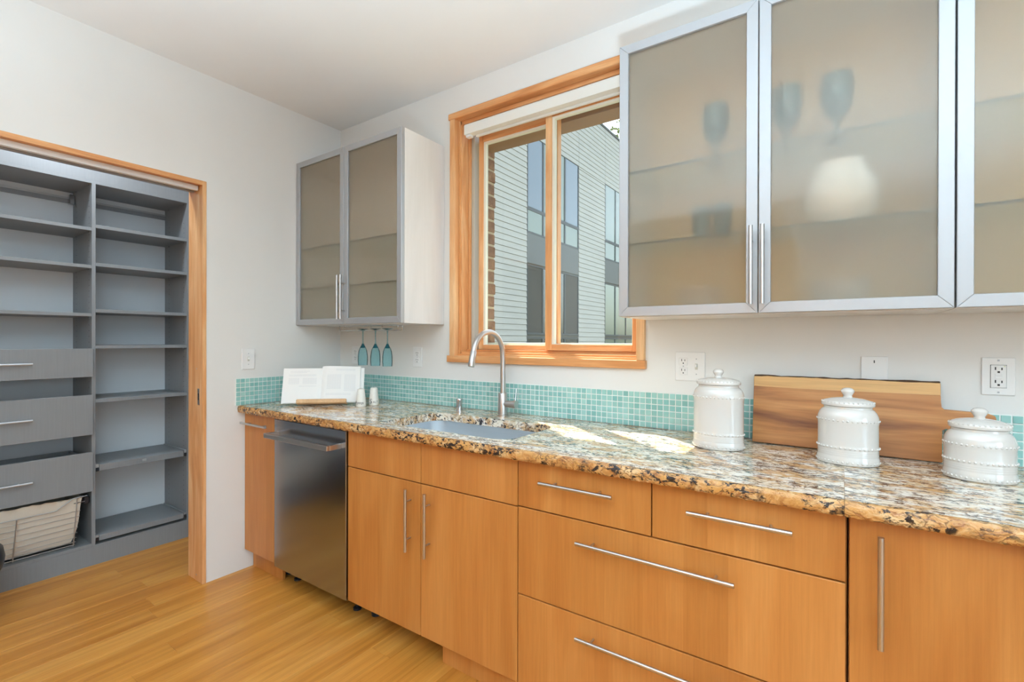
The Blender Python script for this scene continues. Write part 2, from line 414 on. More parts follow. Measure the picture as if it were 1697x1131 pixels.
# ------------------------------------------------------------------ kitchen window
win = thing('window_1', (1.514, 0, 1.15), kind='structure')
obj('head_casing', B(.962, 2.067, -.020, .03, 2.466, 2.501, bev=.006, seg=2), 'fir_h', win)
obj('sill', B(.958, 2.061, -.022, .03, 1.153, 1.189, bev=.002), 'fir_h', win)
obj('side_casing', B(.974, 1.008, -.018, .02, 1.189, 2.466, bev=.0015), 'fir_v', win)
obj('side_casing', B(2.020, 2.056, -.018, .02, 1.189, 2.466, bev=.0015), 'fir_v', win)
obj('jamb_liner', B(.98, 1.014, .021, .030, 1.189, 2.466), 'fir_v', win)
obj('jamb', B(.98, 1.020, .030, .086, 1.189, 2.466, bev=.001), 'fir_v', win)
obj('jamb', B(.98, 1.030, .088, .104, 1.189, 2.466, bev=.001), 'fir_v', win)
obj('jamb', B(2.020, 2.05, .02, .104, 1.189, 2.466, bev=.001), 'fir_v', win)
obj('side_track', B(.98, 1.048, .106, .150, 1.20, 2.46, bev=.001), 'track_grey', win)
obj('side_track', B(2.012, 2.05, .106, .150, 1.20, 2.46, bev=.001), 'track_grey', win)
obj('head_jamb', B(1.008, 2.020, .03, .15, 2.446, 2.49, bev=.001), 'fir_h', win)
obj('sill_step', B(1.008, 2.020, .012, .15, 1.160, 1.198, bev=.001), 'fir_h', win)
obj('sill_step', B(1.014, 2.020, .030, .15, 1.198, 1.209, bev=.001), 'fir_h', win)
obj('sill_track', B(1.020, 2.018, .070, .090, 1.209, 1.222, bev=.001), 'fir_h', win)
def sash(x0, x1, z0, z1, yf, thick, ls, rs, tr, br):
    s = obj('sash', B(x0, x0+ls, yf, yf+thick, z0, z1, bev=.0015), 'fir_v', win)
    obj('stile', B(x1-rs, x1, yf, yf+thick, z0, z1, bev=.0015), 'fir_v', s)
    obj('rail', B(x0+ls, x1-rs, yf, yf+thick, z1-tr, z1, bev=.0015), 'fir_h', s)
    obj('rail', B(x0+ls, x1-rs, yf, yf+thick, z0, z0+br, bev=.0015), 'fir_h', s)
    gx0, gx1, gz0, gz1 = x0+ls, x1-rs, z0+br, z1-tr
    b = .013
    bm = bmesh.new()
    for q in ((gx0, gx1, gz1-b*.9, gz1), (gx0, gx1, gz0, gz0+b*.25)): box(bm, q[0], q[1], yf+.006, yf+thick-.006, q[2], q[3])
    for q in ((gx0, gx0+b), (gx1-b*.3, gx1)): box(bm, q[0], q[1], yf+.006, yf+thick-.006, gz0+b*.25, gz1-b*.9)
    obj('glazing_bead', bm, 'bead_white', s)
    obj('pane', B(gx0+.003, gx1-.001, yf+.018, yf+.022, gz0+.001, gz1-.003), 'window_glass', s)
sash(1.078, 1.575, 1.2225, 2.395, .106, .034, .030, .035, .034, .024)
sash(1.532, 2.010, 1.2225, 2.402, .058, .034, .035, .034, .040, .030)
obj('latch', B(2.004, 2.018, .045, .058, 1.205, 1.243, bev=.003), 'white_plastic', win)
# exterior head and jamb boards
obj('exterior_head', B(1.03, 2.06, .152, .268, 2.362, 2.39, bev=.001), 'cedar_dark', win)
obj('exterior_jamb', B(1.052, 1.066, .152, .20, 1.20, 2.345), 'cedar_dark', win)
obj('exterior_sill', B(1.05, 2.06, .152, .30, 1.17, 1.258), 'bead_white', win)
# roller blind
bl = thing('roller_blind', (1.5, .02, 2.37), 'white roller blind cassette across the top of the kitchen window', 'blind')
pr = [(.0, .0), (.0, .048), (.006, .056), (.04, .056), (.04, .0)]
obj('cassette', prism(bmesh.new(), pr, 1.062, 2.012, lambda a, b, t: (t, -.002+a, 2.372+b)), 'blind_white', bl)
obj('fabric', B(1.115, 2.0, .034, .046, 2.362, 2.3715), 'blind_white', bl)
obj('end_bracket', B(1.068, 1.100, .004, .032, 2.358, 2.3715, bev=.002), 'white_plastic', bl)

# ------------------------------------------------------------------ outdoors
ew = tag(obj('wall_exterior', B(-1.0, 1.046, .16, .291, -2.5, 4.2), 'mortar'), kind='structure')
z = -.2; k = 0
while z < 2.9:
    off = .0 if k % 2 else .10
    obj('brick', B(1.018, 1.050+random.uniform(-.003, .003), .158, .296+random.uniform(-.004, .002), z, z+.0605, bev=.003), 'brick', ew)
    for j in range(3):
        x1 = 1.013-j*.21-off*0; obj('brick', B(x1-.2-(.1 if k % 2 else 0), x1-(.0 if j == 0 else (.1 if k % 2 else 0)), .262, .296+random.uniform(-.003, .003), z, z+.0605, bev=.003), 'brick', ew)
    z += .0725; k += 1
tag(obj('roof_overhang', B(-1.0, 6.0, .10, .60, 3.11, 3.25, bev=.005), 'cedar_dark', base=(2.5, .3, 3.11)), kind='structure')
tag(obj('ground', B(-12, 30, .6, 60, -3.1, -3.0), 'ground', base=(5, 10, -3.1)), kind='structure')
NX = -2.9
nb = thing('neighbour_building', (NX, 9, -3.0), 'pale horizontal-sided modern building seen through the kitchen window', 'building')
obj('wall', B(NX-6, NX-.03, 4.2, 16.5, -3.0, 7.36), 'siding_joint', nb)
def boards(y0, y1, z0, z1):
    z = z0
    first = None
    while z < z1-.01:
        h = min(.114, z1-z-.004)
        if first is None or h < .113:
            pr = [(0, 0), (.028, .0), (.016, h), (0, h)]
            o = obj('siding_board', prism(bmesh.new(), pr, y0, y1, lambda a, b, t, z=z: (NX-.03+a, t, z+b)), 'siding', nb)
            if first is None: first = o; fz = z
        else:
            o = first.copy(); COL.objects.link(o); o.parent = nb; o.location = (0, 0, z-fz); ORG[o.name] = ORG[nb.name]
        z += .121
boards(4.2, 6.805, .4, 5.782); boards(9.30, 10.955, .4, 5.782); boards(4.2, 9.285, 5.785, 7.36); boards(9.30, 10.955, 5.785, 7.36); boards(10.97, 16.5, 5.785, 7.36)
obj('parapet_cap', B(NX-6, NX+.02, 4.2, 16.5, 7.36, 7.42, bev=.01), 'dark_frame', nb)
def bay(y0, y1, splits, mats):
    zs = [(4.20, 5.775, 'upper'), (3.66, 4.12, 'mid'), (2.96, 3.62, 'spandrel'), (1.44, 2.90, 'lower'), (.5, 1.30, 'low2')]
    for i, (z0, z1, k) in enumerate(zs):
        if k == 'spandrel':
            obj('spandrel_panel', B(NX-.03, NX-.012, y0, y1, z0, z1, bev=.004), 'spandrel', nb); continue
        ys = [y0]+splits+[y1]
        f = obj('window', B(NX-.03, NX-.010, y0, y1, z0-.05, z0, bev=.003), 'dark_frame', nb)
        obj('frame_bar', B(NX-.03, NX-.010, y0, y1, z1, z1+.035, bev=.003), 'dark_frame', f)
        for a in ys:
            obj('frame_bar', B(NX-.03, NX-.008, a-.03 if a > y0 else a, a+.03 if a < y1 else a, z0, z1, bev=.003), 'dark_frame', f)
        for j in range(len(ys)-1):
            obj('pane', B(NX-.03, NX-.022, ys[j]+.03, ys[j+1]-.03, z0, z1), mats[k][j % len(mats[k])], f)
bay(6.82, 9.285, [7.50, 8.545], dict(upper=['pane_blue', 'pane_green', 'pane_blue'], mid=['pane_green'], lower=['insect_screen', 'pane_dark', 'insect_screen'], low2=['pane_dark']))
bay(10.97, 13.4, [11.74, 12.6], dict(upper=['pane_green'], mid=['pane_green'], lower=['pane_green'], low2=['pane_green']))
# tree tip beyond the roof
tr = thing('tree', (-6.0, 22, -3.0), 'yellow-green treetop rising beyond the neighbouring roof edge', 'tree')
obj('trunk', T([(-6, 22, -3), (-6.05, 22, 8), (-6.0, 22.1, 13)], [.22, .16, .05], 8), 'trunk', tr, smooth=True)
bm = bmesh.new()
for i in range(900):
    p = Vector((random.gauss(0, 1), random.gauss(0, 1), random.gauss(0, 1))).normalized()*random.uniform(.3, 1)**.5
    c = Vector((-6+p.x*1.5, 22+p.y*1.5, 11.0+p.z*2.2)); u = Vector((random.gauss(0, 1), random.gauss(0, 1), random.gauss(0, 1))).normalized(); v = u.orthogonal().normalized()
    s = random.uniform(.08, .16)
    bm.faces.new([bm.verts.new(c+s*u), bm.verts.new(c+s*.5*v), bm.verts.new(c-s*u), bm.verts.new(c-s*.5*v)])
tag(obj('foliage', bm, 'leaf', tr), kind='stuff')

# ------------------------------------------------------------------ cabinet hardware
def bar_handle(parent, a, b, r=.0062, post=.026, inset=.048, out=(0, -1, 0), mat='steel'):
    """straight bar pull from a to b (bar axis), posts running back to the front"""
    a, b = Vector(a), Vector(b); d = (b-a).normalized(); o = Vector(out)
    h = obj('handle', T([a, b], r, 16), mat, parent, smooth=True)
    for p in (a+d*inset, b-d*inset):
        obj('post', T([p, p-o*(post+r*.5)], r*.62, 10), mat, h, smooth=True)
    return h
HY = YF-.034
def front(name, parent, x0, x1, z0, z1): return obj(name, B(x0, x1, YF, YF+.019, z0, z1, bev=.0018, seg=2), 'maple', parent)
FZ0, FZ1 = .104, .868
def carcass(parent, x0, x1, y1=-.004):
    t = .016
    bm = bmesh.new()
    box(bm, x0, x0+t, YF+.021, y1, FZ0, .8705); box(bm, x1-t, x1, YF+.021, y1, FZ0, .8705)
    box(bm, x0+t, x1-t, YF+.021, y1, FZ0, FZ0+t); box(bm, x0+t, x1-t, y1-.012, y1, FZ0+t, .8705)
    return obj('carcass', bm, 'maple', parent)
def legs(parent, x0, x1):
    for x in (x0+.05, x1-.05):
        for y in (-.50, -.09):
            obj('foot', L([(.022, 0), (.022, .012), (.014, .02), (.014, .09), (.024, FZ0-.0005)], x, y, 12), 'black_rubber', parent, smooth=True)
def kick(parent, x0, x1): obj('toe_kick', B(x0, x1, -.572, -.556, .0, FZ0-.001, bev=.001), 'maple', parent)
# narrow pull-out
c = thing('pull_out_cabinet', (.155, -.3, 0), 'narrow maple pull-out cabinet between the left wall and the dishwasher', 'cabinet')
carcass(c, .004, .306); legs(c, .004, .306)
d = front('door', c, .006, .3035, .110, FZ1); kick(c, .004, .303)
bar_handle(d, (.030, HY, .817), (.280, HY, .817))
# dishwasher
dw = thing('dishwasher', (.607, -.3, 0), 'stainless steel dishwasher with a flat bar handle under the counter', 'dishwasher')
obj('tub', B(.314, .900, -.592, -.02, .102, .862, bev=.003), 'black_void', dw)
obj('door', B(.313, .9015, YF-.004, -.594, .098, .863, bev=.003, seg=2), 'steel_dark', dw)
bm = bmesh.new(); box(bm, .345, .868, -.699, -.683, .780, .803, bev=.002)
hd = obj('handle', bm, 'steel', dw)
for x0, x1 in ((.345, .360), (.853, .868)): obj('handle_end', B(x0, x1, -.683, YF-.0035, .780, .803, bev=.0015), 'steel', hd)
for x in (.36, .85): obj('foot', L([(.02, 0), (.02, .01), (.008, .015), (.008, .102)], x, -.52, 10), 'black_rubber', dw, smooth=True)
obj('toe_panel', B(.32, .895, -.512, -.50, .012, .10), 'black_void', dw)
# sink base
c = thing('sink_base_cabinet', (1.367, -.3, 0), 'maple sink base cabinet with two doors below the granite counter', 'cabinet')
carcass(c, .910, 1.824, -.02); legs(c, .910, 1.824); kick(c, 1.440, 1.8255)
for x0, x1, hx in ((.912, 1.3645, 1.314), (1.3675, 1.8245, 1.418)):
    front('false_front', c, x0, x1, .7075, FZ1)
    d = front('door', c, x0, x1, FZ0, .7035)
    bar_handle(d, (hx, HY, .434), (hx, HY, .681), mat='steel_v')
# drawer base
c = thing('drawer_cabinet', (2.287, -.3, 0), 'wide maple drawer cabinet with long horizontal steel bar handles', 'cabinet')
carcass(c, 1.826, 2.747); legs(c, 1.826, 2.747); kick(c, 1.8265, 2.7485)
for x0, x1, z0, z1, h0, h1, hz in ((1.828, 2.285, .7105, FZ1, 1.929, 2.179, .810), (2.2885, 2.7445, .7105, FZ1, 2.393, 2.639, .810),
                                   (1.828, 2.7445, .4125, .7065, 2.061, 2.511, .6475), (1.828, 2.7445, FZ0, .4085, 2.061, 2.511, .354)):
    d = front('drawer_front', c, x0, x1, z0, z1); bar_handle(d, (h0, HY, hz), (h1, HY, hz))
# single-door cabinets to the right
c = thing('base_cabinet', (2.978, -.3, 0), 'single-door maple base cabinet with a vertical bar handle, right of the drawers', 'cabinet', 'single door base cabinets')
carcass(c, 2.750, 3.206); legs(c, 2.75, 3.206); kick(c, 2.7495, 3.206)
d = front('door', c, 2.7515, 3.2045, FZ0, FZ1); bar_handle(d, (2.808, HY, .593), (2.808, HY, .841), mat='steel_v')
c2 = copy_tree(c, (.4575, 0, 0)); c2['label'] = 'single-door maple base cabinet at the far right end of the counter'

# ------------------------------------------------------------------ countertop slabs, sink, tap
SK = (1.052, 1.742, -.562, -.196, .075)    # sink cut-out x0 x1 y0 y1 radius
def rrect(x0, x1, y0, y1, r, n=8):
    p = []
    for cx, cy, a0 in ((x1-r, y1-r, 0), (x0+r, y1-r, 90), (x0+r, y0+r, 180), (x1-r, y0+r, 270)):
        for k in range(n+1):
            a = math.radians(a0+90*k/n); p.append((cx+r*math.cos(a), cy+r*math.sin(a)))
    return p
CT0 = .8715
def slab(bm, x0, x1, hole=None):
    ed = []
    def loop(pts):
        vs = [bm.verts.new((p[0], p[1], CT0)) for p in pts]
        for i in range(len(vs)): ed.append(bm.edges.new((vs[i], vs[(i+1) % len(vs)])))
    loop([(x0, -.642), (x1, -.642), (x1, -.002), (x0, -.002)])
    if hole: loop(rrect(*hole))
    r = bmesh.ops.triangle_fill(bm, edges=ed, use_beauty=True)
    fs = [g for g in r['geom'] if isinstance(g, bmesh.types.BMFace)]
    e = bmesh.ops.extrude_face_region(bm, geom=fs)
    for v in e['geom']:
        if isinstance(v, bmesh.types.BMVert): v.co.z = COUNTER
    return bm
def front_edge(bm, x0, x1):
    n = max(2, int((x1-x0)/.006)); prof = []
    for k in range(9):
        a = PI*(k/8)-PI/2          # bottom to top
        prof.append((-.646-.012*max(0, math.cos(a))**.6, (CT0+COUNTER)/2+(COUNTER-CT0)/2*math.sin(a)))
    prof[-1] = (-.641, COUNTER); prof[0] = (-.641, CT0)
    rng = random.Random(3); rows = []
    base = [rng.uniform(-1, 1) for _ in range(n+4)]
    for i in range(n+1):
        x = x0+(x1-x0)*i/n; row = []
        w0 = (base[i]+base[i+1]+base[i+2])/3
        for k, (y, z) in enumerate(prof):
            j = 0 if k in (0, 8) else (w0*.0022+rng.uniform(-.0011, .0011))
            row.append(bm.verts.new((x, y+j, z+(rng.uniform(-.0012, .0012) if 0 < k < 8 else 0))))
        rows.append(row)
    for a, b in zip(rows, rows[1:]):
        for k in range(8): bm.faces.new((a[k], b[k], b[k+1], a[k+1]))
    bm.faces.new(rows[0]); bm.faces.new(rows[-1][::-1])
    back0 = [r[0] for r in rows]; back1 = [r[-1] for r in rows]
    for i in range(n): bm.faces.new((back0[i], back1[i], back1[i+1], back0[i+1]))
    return bm
ct = thing('countertop', (1.37, -.32, CT0), 'long speckled gold and cream granite countertop slab holding the sink', 'countertop', 'granite countertop slabs')
obj('slab', slab(bmesh.new(), .003, 2.7415, SK), 'granite', ct)
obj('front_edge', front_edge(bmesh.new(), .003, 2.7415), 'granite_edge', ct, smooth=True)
ct2 = thing('countertop', (3.2, -.32, CT0), 'shorter granite countertop slab at the right, past the thin seam', 'countertop', 'granite countertop slabs')
obj('slab', slab(bmesh.new(), 2.7422, 3.70), 'granite', ct2)
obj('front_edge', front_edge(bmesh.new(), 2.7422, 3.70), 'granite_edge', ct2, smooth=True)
# undermount sink
sk = thing('sink', (1.397, -.38, .66), 'stainless steel undermount sink basin set in the granite', 'sink')
def basin():
    bm = bmesh.new()
    levels = [(.012, CT0-.001), (.004, CT0-.001), (.004, CT0-.004), (.006, .72), (-.012, .685), (-.05, .671)]
    rings = []
    for g, z in levels:
        rr = max(.02, SK[4]+g)
        rings.append([bm.verts.new((p[0], p[1], z)) for p in rrect(SK[0]-g, SK[1]+g, SK[2]-g, SK[3]+g, rr)])
    for a, b in zip(rings, rings[1:]):
        m = len(a)
        for k in range(m): bm.faces.new((a[k], a[(k+1) % m], b[(k+1) % m], b[k]))
    bm.faces.new(rings[-1])
    return bm
obj('bowl', basin(), 'sink_steel', sk, smooth=True)
obj('drain', L([(.045, .6715), (.045, .6745), (.036, .6745), (.033, .6725)], 1.40, -.33, 24), 'chrome', sk, smooth=True)
# tap
fc = thing('kitchen_faucet', (1.381, -.086, COUNTER), 'tall brushed steel gooseneck kitchen tap with a side lever', 'faucet')
FX, FY = 1.381, -.086
obj('base_ring', L([(.027, COUNTER), (.027, .913), (.0225, .915)], FX, FY, 28), 'steel_v', fc, smooth=True)
obj('body', L([(.0225, .914), (.0225, 1.012), (.0195, 1.017), (.0135, 1.0175)], FX, FY, 28), 'steel_v', fc, smooth=True)
pts = [(FX, FY, 1.016), (FX, FY, 1.10), (FX, FY, 1.185)]
R_ = .1135; cy = FY-R_
for k in range(1, 19):
    a = math.radians(165*k/18); pts.append((FX, cy+R_*math.cos(a), 1.197+R_*math.sin(a)))
a = math.radians(165); dv = Vector((0, -math.sin(a), math.cos(a))); e = Vector(pts[-1])
pts.append(tuple(e+dv*.004))
obj('neck', T(pts, .0128, 18), 'steel_v', fc, smooth=True)
hd_ = Vector(pts[-1])
obj('spray_head', T([hd_, hd_+dv*.002, hd_+dv*.066, hd_+dv*.070], [.0128, .0142, .0150, .0138], 20), 'steel_v', fc, smooth=True)
lv = obj('valve', T([(FX+.015, FY, .966), (FX+.060, FY, .966), (FX+.062, FY, .966), (FX+.079, FY, .966)], [.0165, .0165, .0185, .0185], 24), 'steel', fc, smooth=True)
obj('lever', T([(FX+.070, FY+.004, .98), (FX+.0685, FY+.012, 1.006), (FX+.064, FY+.022, 1.040)], [.0045, .0036, .0030], 10), 'steel', lv, smooth=True)
ag = thing('air_gap_cap', (1.106, -.086, COUNTER), 'short chrome cylinder cap standing behind the sink beside the tap', 'air gap')
obj('sleeve', L([(.020, COUNTER), (.020, .912), (.0165, .913), (.0165, .962)], 1.106, -.086, 24), 'chrome', ag, smooth=True)
obj('cap', L([(.0178, .9622), (.0178, .968), (.0165, .9705)], 1.106, -.086, 24), 'chrome', ag, smooth=True)

# ------------------------------------------------------------------ mosaic backsplash
TP = .0247; TR = 6
def tile_mesh(alongx):
    t = .0209; bm = bmesh.new()
    box(bm, 0, t, -.0035, 0, 0, t, bev=.0008) if alongx else box(bm, 0, .0035, 0, t, 0, t, bev=.0008)
    return mesh_from('tile', bm, 'glass_tile', Vector((0, 0, 0)))
bs = tag(obj('tile_backsplash', B(.0065, 3.70, -.0045, -.0005, COUNTER+.001, COUNTER+.001+TP*TR), 'grout', base=(1.8, 0, COUNTER)),
         'low backsplash strip of small aqua glass mosaic tiles along the kitchen wall', 'backsplash')
tmx = tile_mesh(True); tmy = tile_mesh(False)
NT = int((3.70-.0075)/TP); x00 = .009
order = sorted(range(NT), key=lambda i: -(x00+i*TP if x00+i*TP < 3.20 else -1))
single = set(order[:50])
far = bmesh.new()
for i in range(NT):
    for j in range(TR):
        x = x00+i*TP; z = COUNTER+.0022+j*TP
        if i in single:
            o = bpy.data.objects.new('tile', tmx); COL.objects.link(o); o.parent = bs; o.location = Vector((x, -.0035, z))-ORG[bs.name]
        else: box(far, x, x+.0209, -.0070, -.0035, z, z+.0209, bev=.0008)
tag(obj('small_tiles', far, 'glass_tile', bs), kind='stuff')
bs2 = tag(obj('tile_backsplash', B(0, .004, -.668, -.0045, COUNTER+.001, COUNTER+.001+TP*TR), 'grout', base=(0, -.33, COUNTER)),
          'short aqua glass tile backsplash strip on the left wall behind the cookbook', 'backsplash')
for i in range(26):
    for j in range(TR):
        o = bpy.data.objects.new('tile', tmy); COL.objects.link(o); o.parent = bs2
        o.location = Vector((.0035, -.0125-(i+1)*TP-.011, COUNTER+.0022+j*TP))-ORG[bs2.name]

# ------------------------------------------------------------------ upper cabinets
UZ0, UZ1, UY = 1.358, 2.341, -.294; DF = .022
def glass_door(parent, x0, x1, hx, hmat='steel_v'):
    yf, yb = UY-DF, UY-.0015
    fw = .033; z0, z1 = UZ0+.002, UZ1-.001
    f = None
    # mitred frame bars
    def bar(o4, i4):
        bm = bmesh.new(); a = [bm.verts.new((p[0], yf, p[1])) for p in o4+i4[::-1]]; b = [bm.verts.new((p[0], yb, p[1])) for p in o4+i4[::-1]]
        bm.faces.new(a); bm.faces.new(b[::-1])
        for k in range(4): bm.faces.new((a[k], b[k], b[(k+1) % 4], a[(k+1) % 4]))
        bmesh.ops.bevel(bm, geom=[e for e in bm.edges if abs(e.verts[0].co.y-yf) < 1e-6 and abs(e.verts[1].co.y-yf) < 1e-6], offset=.0012, segments=1, affect='EDGES')
        return bm
    O = [(x0, z0), (x1, z0), (x1, z1), (x0, z1)]; I = [(x0+fw, z0+fw), (x1-fw, z0+fw), (x1-fw, z1-fw), (x0+fw, z1-fw)]
    door = obj('door', bar([O[0], O[1]], [I[0], I[1]]), 'aluminium', parent)
    for k in (1, 2, 3): obj('frame_bar', bar([O[k], O[(k+1) % 4]], [I[k], I[(k+1) % 4]]), 'aluminium', door)
    obj('frosted_pane', B(x0+fw-.004, x1-fw+.004, yf+.010, yf+.014, z0+fw-.004, z1-fw+.004), 'frosted_glass', door)
    h = bar_handle(door, (hx, yf-.033, 1.386), (hx, yf-.033, 1.628), r=.0062, inset=.045, mat=hmat)
    return door
def upper(name, x0, x1, label, shelves, handles, lining='birch_lining'):
    c = thing(name, ((x0+x1)/2, -.15, UZ0), label, 'cabinet', 'wall cabinets with frosted glass doors')
    t = .018
    bm = bmesh.new()
    obj('side_panel', B(x0, x0+t, UY, -.002, UZ0, UZ1, bev=.0008), 'ash_white', c); obj('side_panel', B(x1-t, x1, UY, -.002, UZ0, UZ1, bev=.0008), 'ash_white', c)
    obj('bottom_panel', B(x0+t, x1-t, UY, -.002, UZ0, UZ0+t), 'ash_white', c); obj('top_panel', B(x0+t, x1-t, UY, -.002, UZ1-t, UZ1), 'ash_white', c)
    obj('back_panel', B(x0+t, x1-t, -.012, -.003, UZ0+t, UZ1-t), lining, c)
    for z in shelves:
        sh = obj('glass_shelf', B(x0+t+.001, x1-t-.001, UY+.004, -.014, z, z+.008), 'shelf_glass', c)
        obj('polished_edge', B(x0+t+.001, x1-t-.001, UY-.0005, UY+.004, z, z+.008), 'shelf_edge', sh)
    m = (x0+x1)/2
    glass_door(c, x0, m-.0015, handles[0]); glass_door(c, m+.0015, x1, handles[1])
    return c
ul = upper('wall_cabinet', .004, .921, 'white wall cabinet with two frosted glass doors in the corner left of the window', [1.57, 1.81], (.4475, .4775), 'ash_white')
ur = upper('wall_cabinet', 2.064, 2.9745, 'frosted-glass wall cabinet just right of the window with two steel bar handles', [1.617, 1.877], (2.5025, 2.5345))
ur2 = upper('wall_cabinet', 2.9785, 3.889, 'frosted-glass wall cabinet cut off at the upper right corner', [1.617, 1.877], (3.417, 3.449))
# things behind the frosted glass
def goblet(name, x, y, z, label, h=.20):
    g = thing(name, (x, y, z), label, 'goblet', 'goblets behind frosted glass')
    obj('foot', L([(.036, z), (.036, z+.003), (.008, z+.010), (.006, z+h*.32)], x, y, 20), 'teal_deep', g, smooth=True)
    obj('bowl', L([(.008, z+h*.32), (.034, z+h*.45), (.046, z+h*.68), (.043, z+h), (.040, z+h), (.043, z+h*.68), (.03, z+h*.48), (.0, z+h*.42)], x, y, 24, capt=False), 'teal_deep', g, smooth=True)
goblet('goblet', 2.72, -.20, 1.8855, 'blurred teal goblet behind the second frosted door, upper shelf right')
goblet('goblet', 2.585, -.20, 1.8855, 'blurred teal goblet behind the second frosted door, beside its left frame')
goblet('goblet', 2.37, -.20, 1.8855, 'blurred teal goblet behind the frosted door nearest the window, upper shelf')
p = thing('pitcher', (2.73, -.20, 1.6255), 'round white pitcher glowing behind the second frosted glass door', 'pitcher')
obj('body', L([(.06, 1.6255), (.085, 1.645), (.100, 1.70), (.092, 1.755), (.066, 1.795), (.07, 1.815), (.063, 1.815), (.06, 1.79), (.08, 1.75), (.085, 1.70), (.05, 1.64)], 2.73, -.19, 32), 'paper', p, smooth=True)
obj('spout', L([(.01, 1.79), (.018, 1.815)], 2.665, -.19, 12), 'paper', p, smooth=True)
for i, (x, lab) in enumerate(((2.315, 'pale bowls stacked low behind the frosted door nearest the window'), (2.73, 'pale bowls stacked low behind the second frosted door'))):
    b = thing('bowl_stack', (x, -.18, UZ0+.018), lab, 'bowls', 'bowls on the cabinet floor')
    for k in range(3):
        z = UZ0+.0185+k*.016
        obj('bowl', L([(.035, z), (.035, z+.006), (.065, z+.028), (.082, z+.052), (.079, z+.052), (.06, z+.03), (.03, z+.0095)], x, -.18, 28), 'ceramic', b, smooth=True)
for i, (x, lab) in enumerate(((2.325, 'small tumbler behind the frosted door nearest the window, lower shelf left'), (2.395, 'small tumbler behind the frosted door nearest the window, lower shelf right'))):
    tag(obj('tumbler', L([(.026, 1.6255), (.033, 1.74), (.030, 1.74), (.024, 1.632)], x, -.21, 24), 'teal_deep', base=(x, -.21, 1.6255), smooth=True), lab, 'glass', 'tumblers behind frosted glass')

# ------------------------------------------------------------------ stemware rack and glasses
RY = -.16
rk = thing('stemware_rack', (.5, RY, 1.33), 'thin wire stemware rack screwed under the corner wall cabinet', 'rack')
for y in (RY-.016, RY+.016):
    obj('rail', T([(.235, y, 1.357), (.235, y, 1.335), (.24, y, 1.3285), (.25, y, 1.3265), (.74, y, 1.3265), (.745, y, 1.331), (.745, y, 1.351)], .0021, 8), 'chrome', rk, smooth=True)
obj('cross_wire', T([(.745, RY-.016, 1.351), (.745, RY+.016, 1.351)], .0021, 8), 'chrome', rk, smooth=True)
obj('cross_wire', T([(.235, RY-.016, 1.3265), (.218, RY, 1.3265), (.235, RY+.016, 1.3265)], .0021, 8), 'chrome', rk, smooth=True)
for y in (RY-.016, RY+.016):
    obj('top_wire', T([(.24, y, 1.353), (.745, y, 1.353)], .0021, 8), 'chrome', rk, smooth=True)
for x in (.5, .6):
    obj('screw_eye', T([(x, RY, 1.3575), (x, RY, 1.345)], .004, 8), 'chrome', rk, smooth=True)
def flute(x, label):
    g = thing('champagne_flute', (x, RY, 1.124), label, 'wine glass', 'aqua glasses hanging upside down')
    zt = 1.3365
    obj('foot', L([(.032, zt), (.031, zt-.0018), (.012, zt-.006), (.005, zt-.012)], x, RY, 24), 'teal_deep', g, smooth=True)
    obj('stem', L([(.005, zt-.012), (.0034, zt-.03), (.0034, 1.262), (.006, 1.248)], x, RY, 12), 'teal_glass', g, smooth=True)
    obj('bowl_base', L([(.0055, 1.250), (.0115, 1.237), (.0175, 1.226), (.0, 1.224)], x, RY, 20, capt=False), 'teal_deep', g, smooth=True)
    obj('bowl', L([(.0175, 1.226), (.0240, 1.208), (.0278, 1.178), (.0282, 1.150), (.0262, 1.124)], x, RY, 28, capb=False, capt=False), 'teal_glass', g, smooth=True)
flute(.431, 'aqua wine glass hanging upside down, left one nearest the corner')
flute(.541, 'aqua wine glass hanging upside down, middle of the three')
flute(.642, 'aqua wine glass hanging upside down, right one nearest the window')

# ------------------------------------------------------------------ switch and outlet plates
def plate_thing(name, u, z, label, cat, on, w=.0705, h=.1145):
    """returns the thing and a builder: bb(u0,u1,z0,z1,d0,d1) boxes on that wall"""
    if on == 'y':
        t = thing(name, (u, 0, z), label, cat)
        bb = lambda u0, u1, z0, z1, d0, d1, **k: B(u+u0, u+u1, -d1, -d0, z+z0, z+z1, **k)
    else:
        t = thing(name, (0, u, z), label, cat)
        bb = lambda u0, u1, z0, z1, d0, d1, **k: B(d0, d1, u-u1, u-u0, z+z0, z+z1, **k)
    obj('cover_plate', bb(-w/2, w/2, -h/2, h/2, .0003, .0055, bev=.0018, seg=2), 'white_plastic', t)
    return t, bb
def duplex(t, bb, cu):
    for cz in (.0195, -.0195):
        f = obj('socket', bb(cu-.0165, cu+.0165, cz-.0145, cz+.0145, .005, .0072, bev=.0009), 'white_plastic', t)
        for du, hh in ((-.0062, .0085), (.0062, .0070)):
            obj('slot', bb(cu+du-.0012, cu+du+.0012, cz+.001, cz+.001+hh, .0071, .0077), 'dark_slot', f)
        obj('ground_hole', bb(cu-.0022, cu+.0022, cz-.0095, cz-.005, .0071, .0077), 'dark_slot', f)
    obj('screw', bb(cu-.0022, cu+.0022, -.0022, .0022, .0053, .0066), 'aluminium', t)
def toggle(t, bb, cu):
    f = obj('toggle_slot', bb(cu-.005, cu+.005, -.012, .012, .0053, .0060), 'track_grey', t)
    obj('toggle', bb(cu-.0036, cu+.0036, -.002, .009, .0055, .016, bev=.001), 'white_plastic', f)
    for s in (-.030, .030): obj('screw', bb(cu-.0022, cu+.0022, s-.0022, s+.0022, .0053, .0062), 'aluminium', t)
t, bb = plate_thing('light_switch', -.600, 1.164, 'white single toggle switch plate on the left wall above the tiles', 'switch', 'x'); toggle(t, bb, 0)
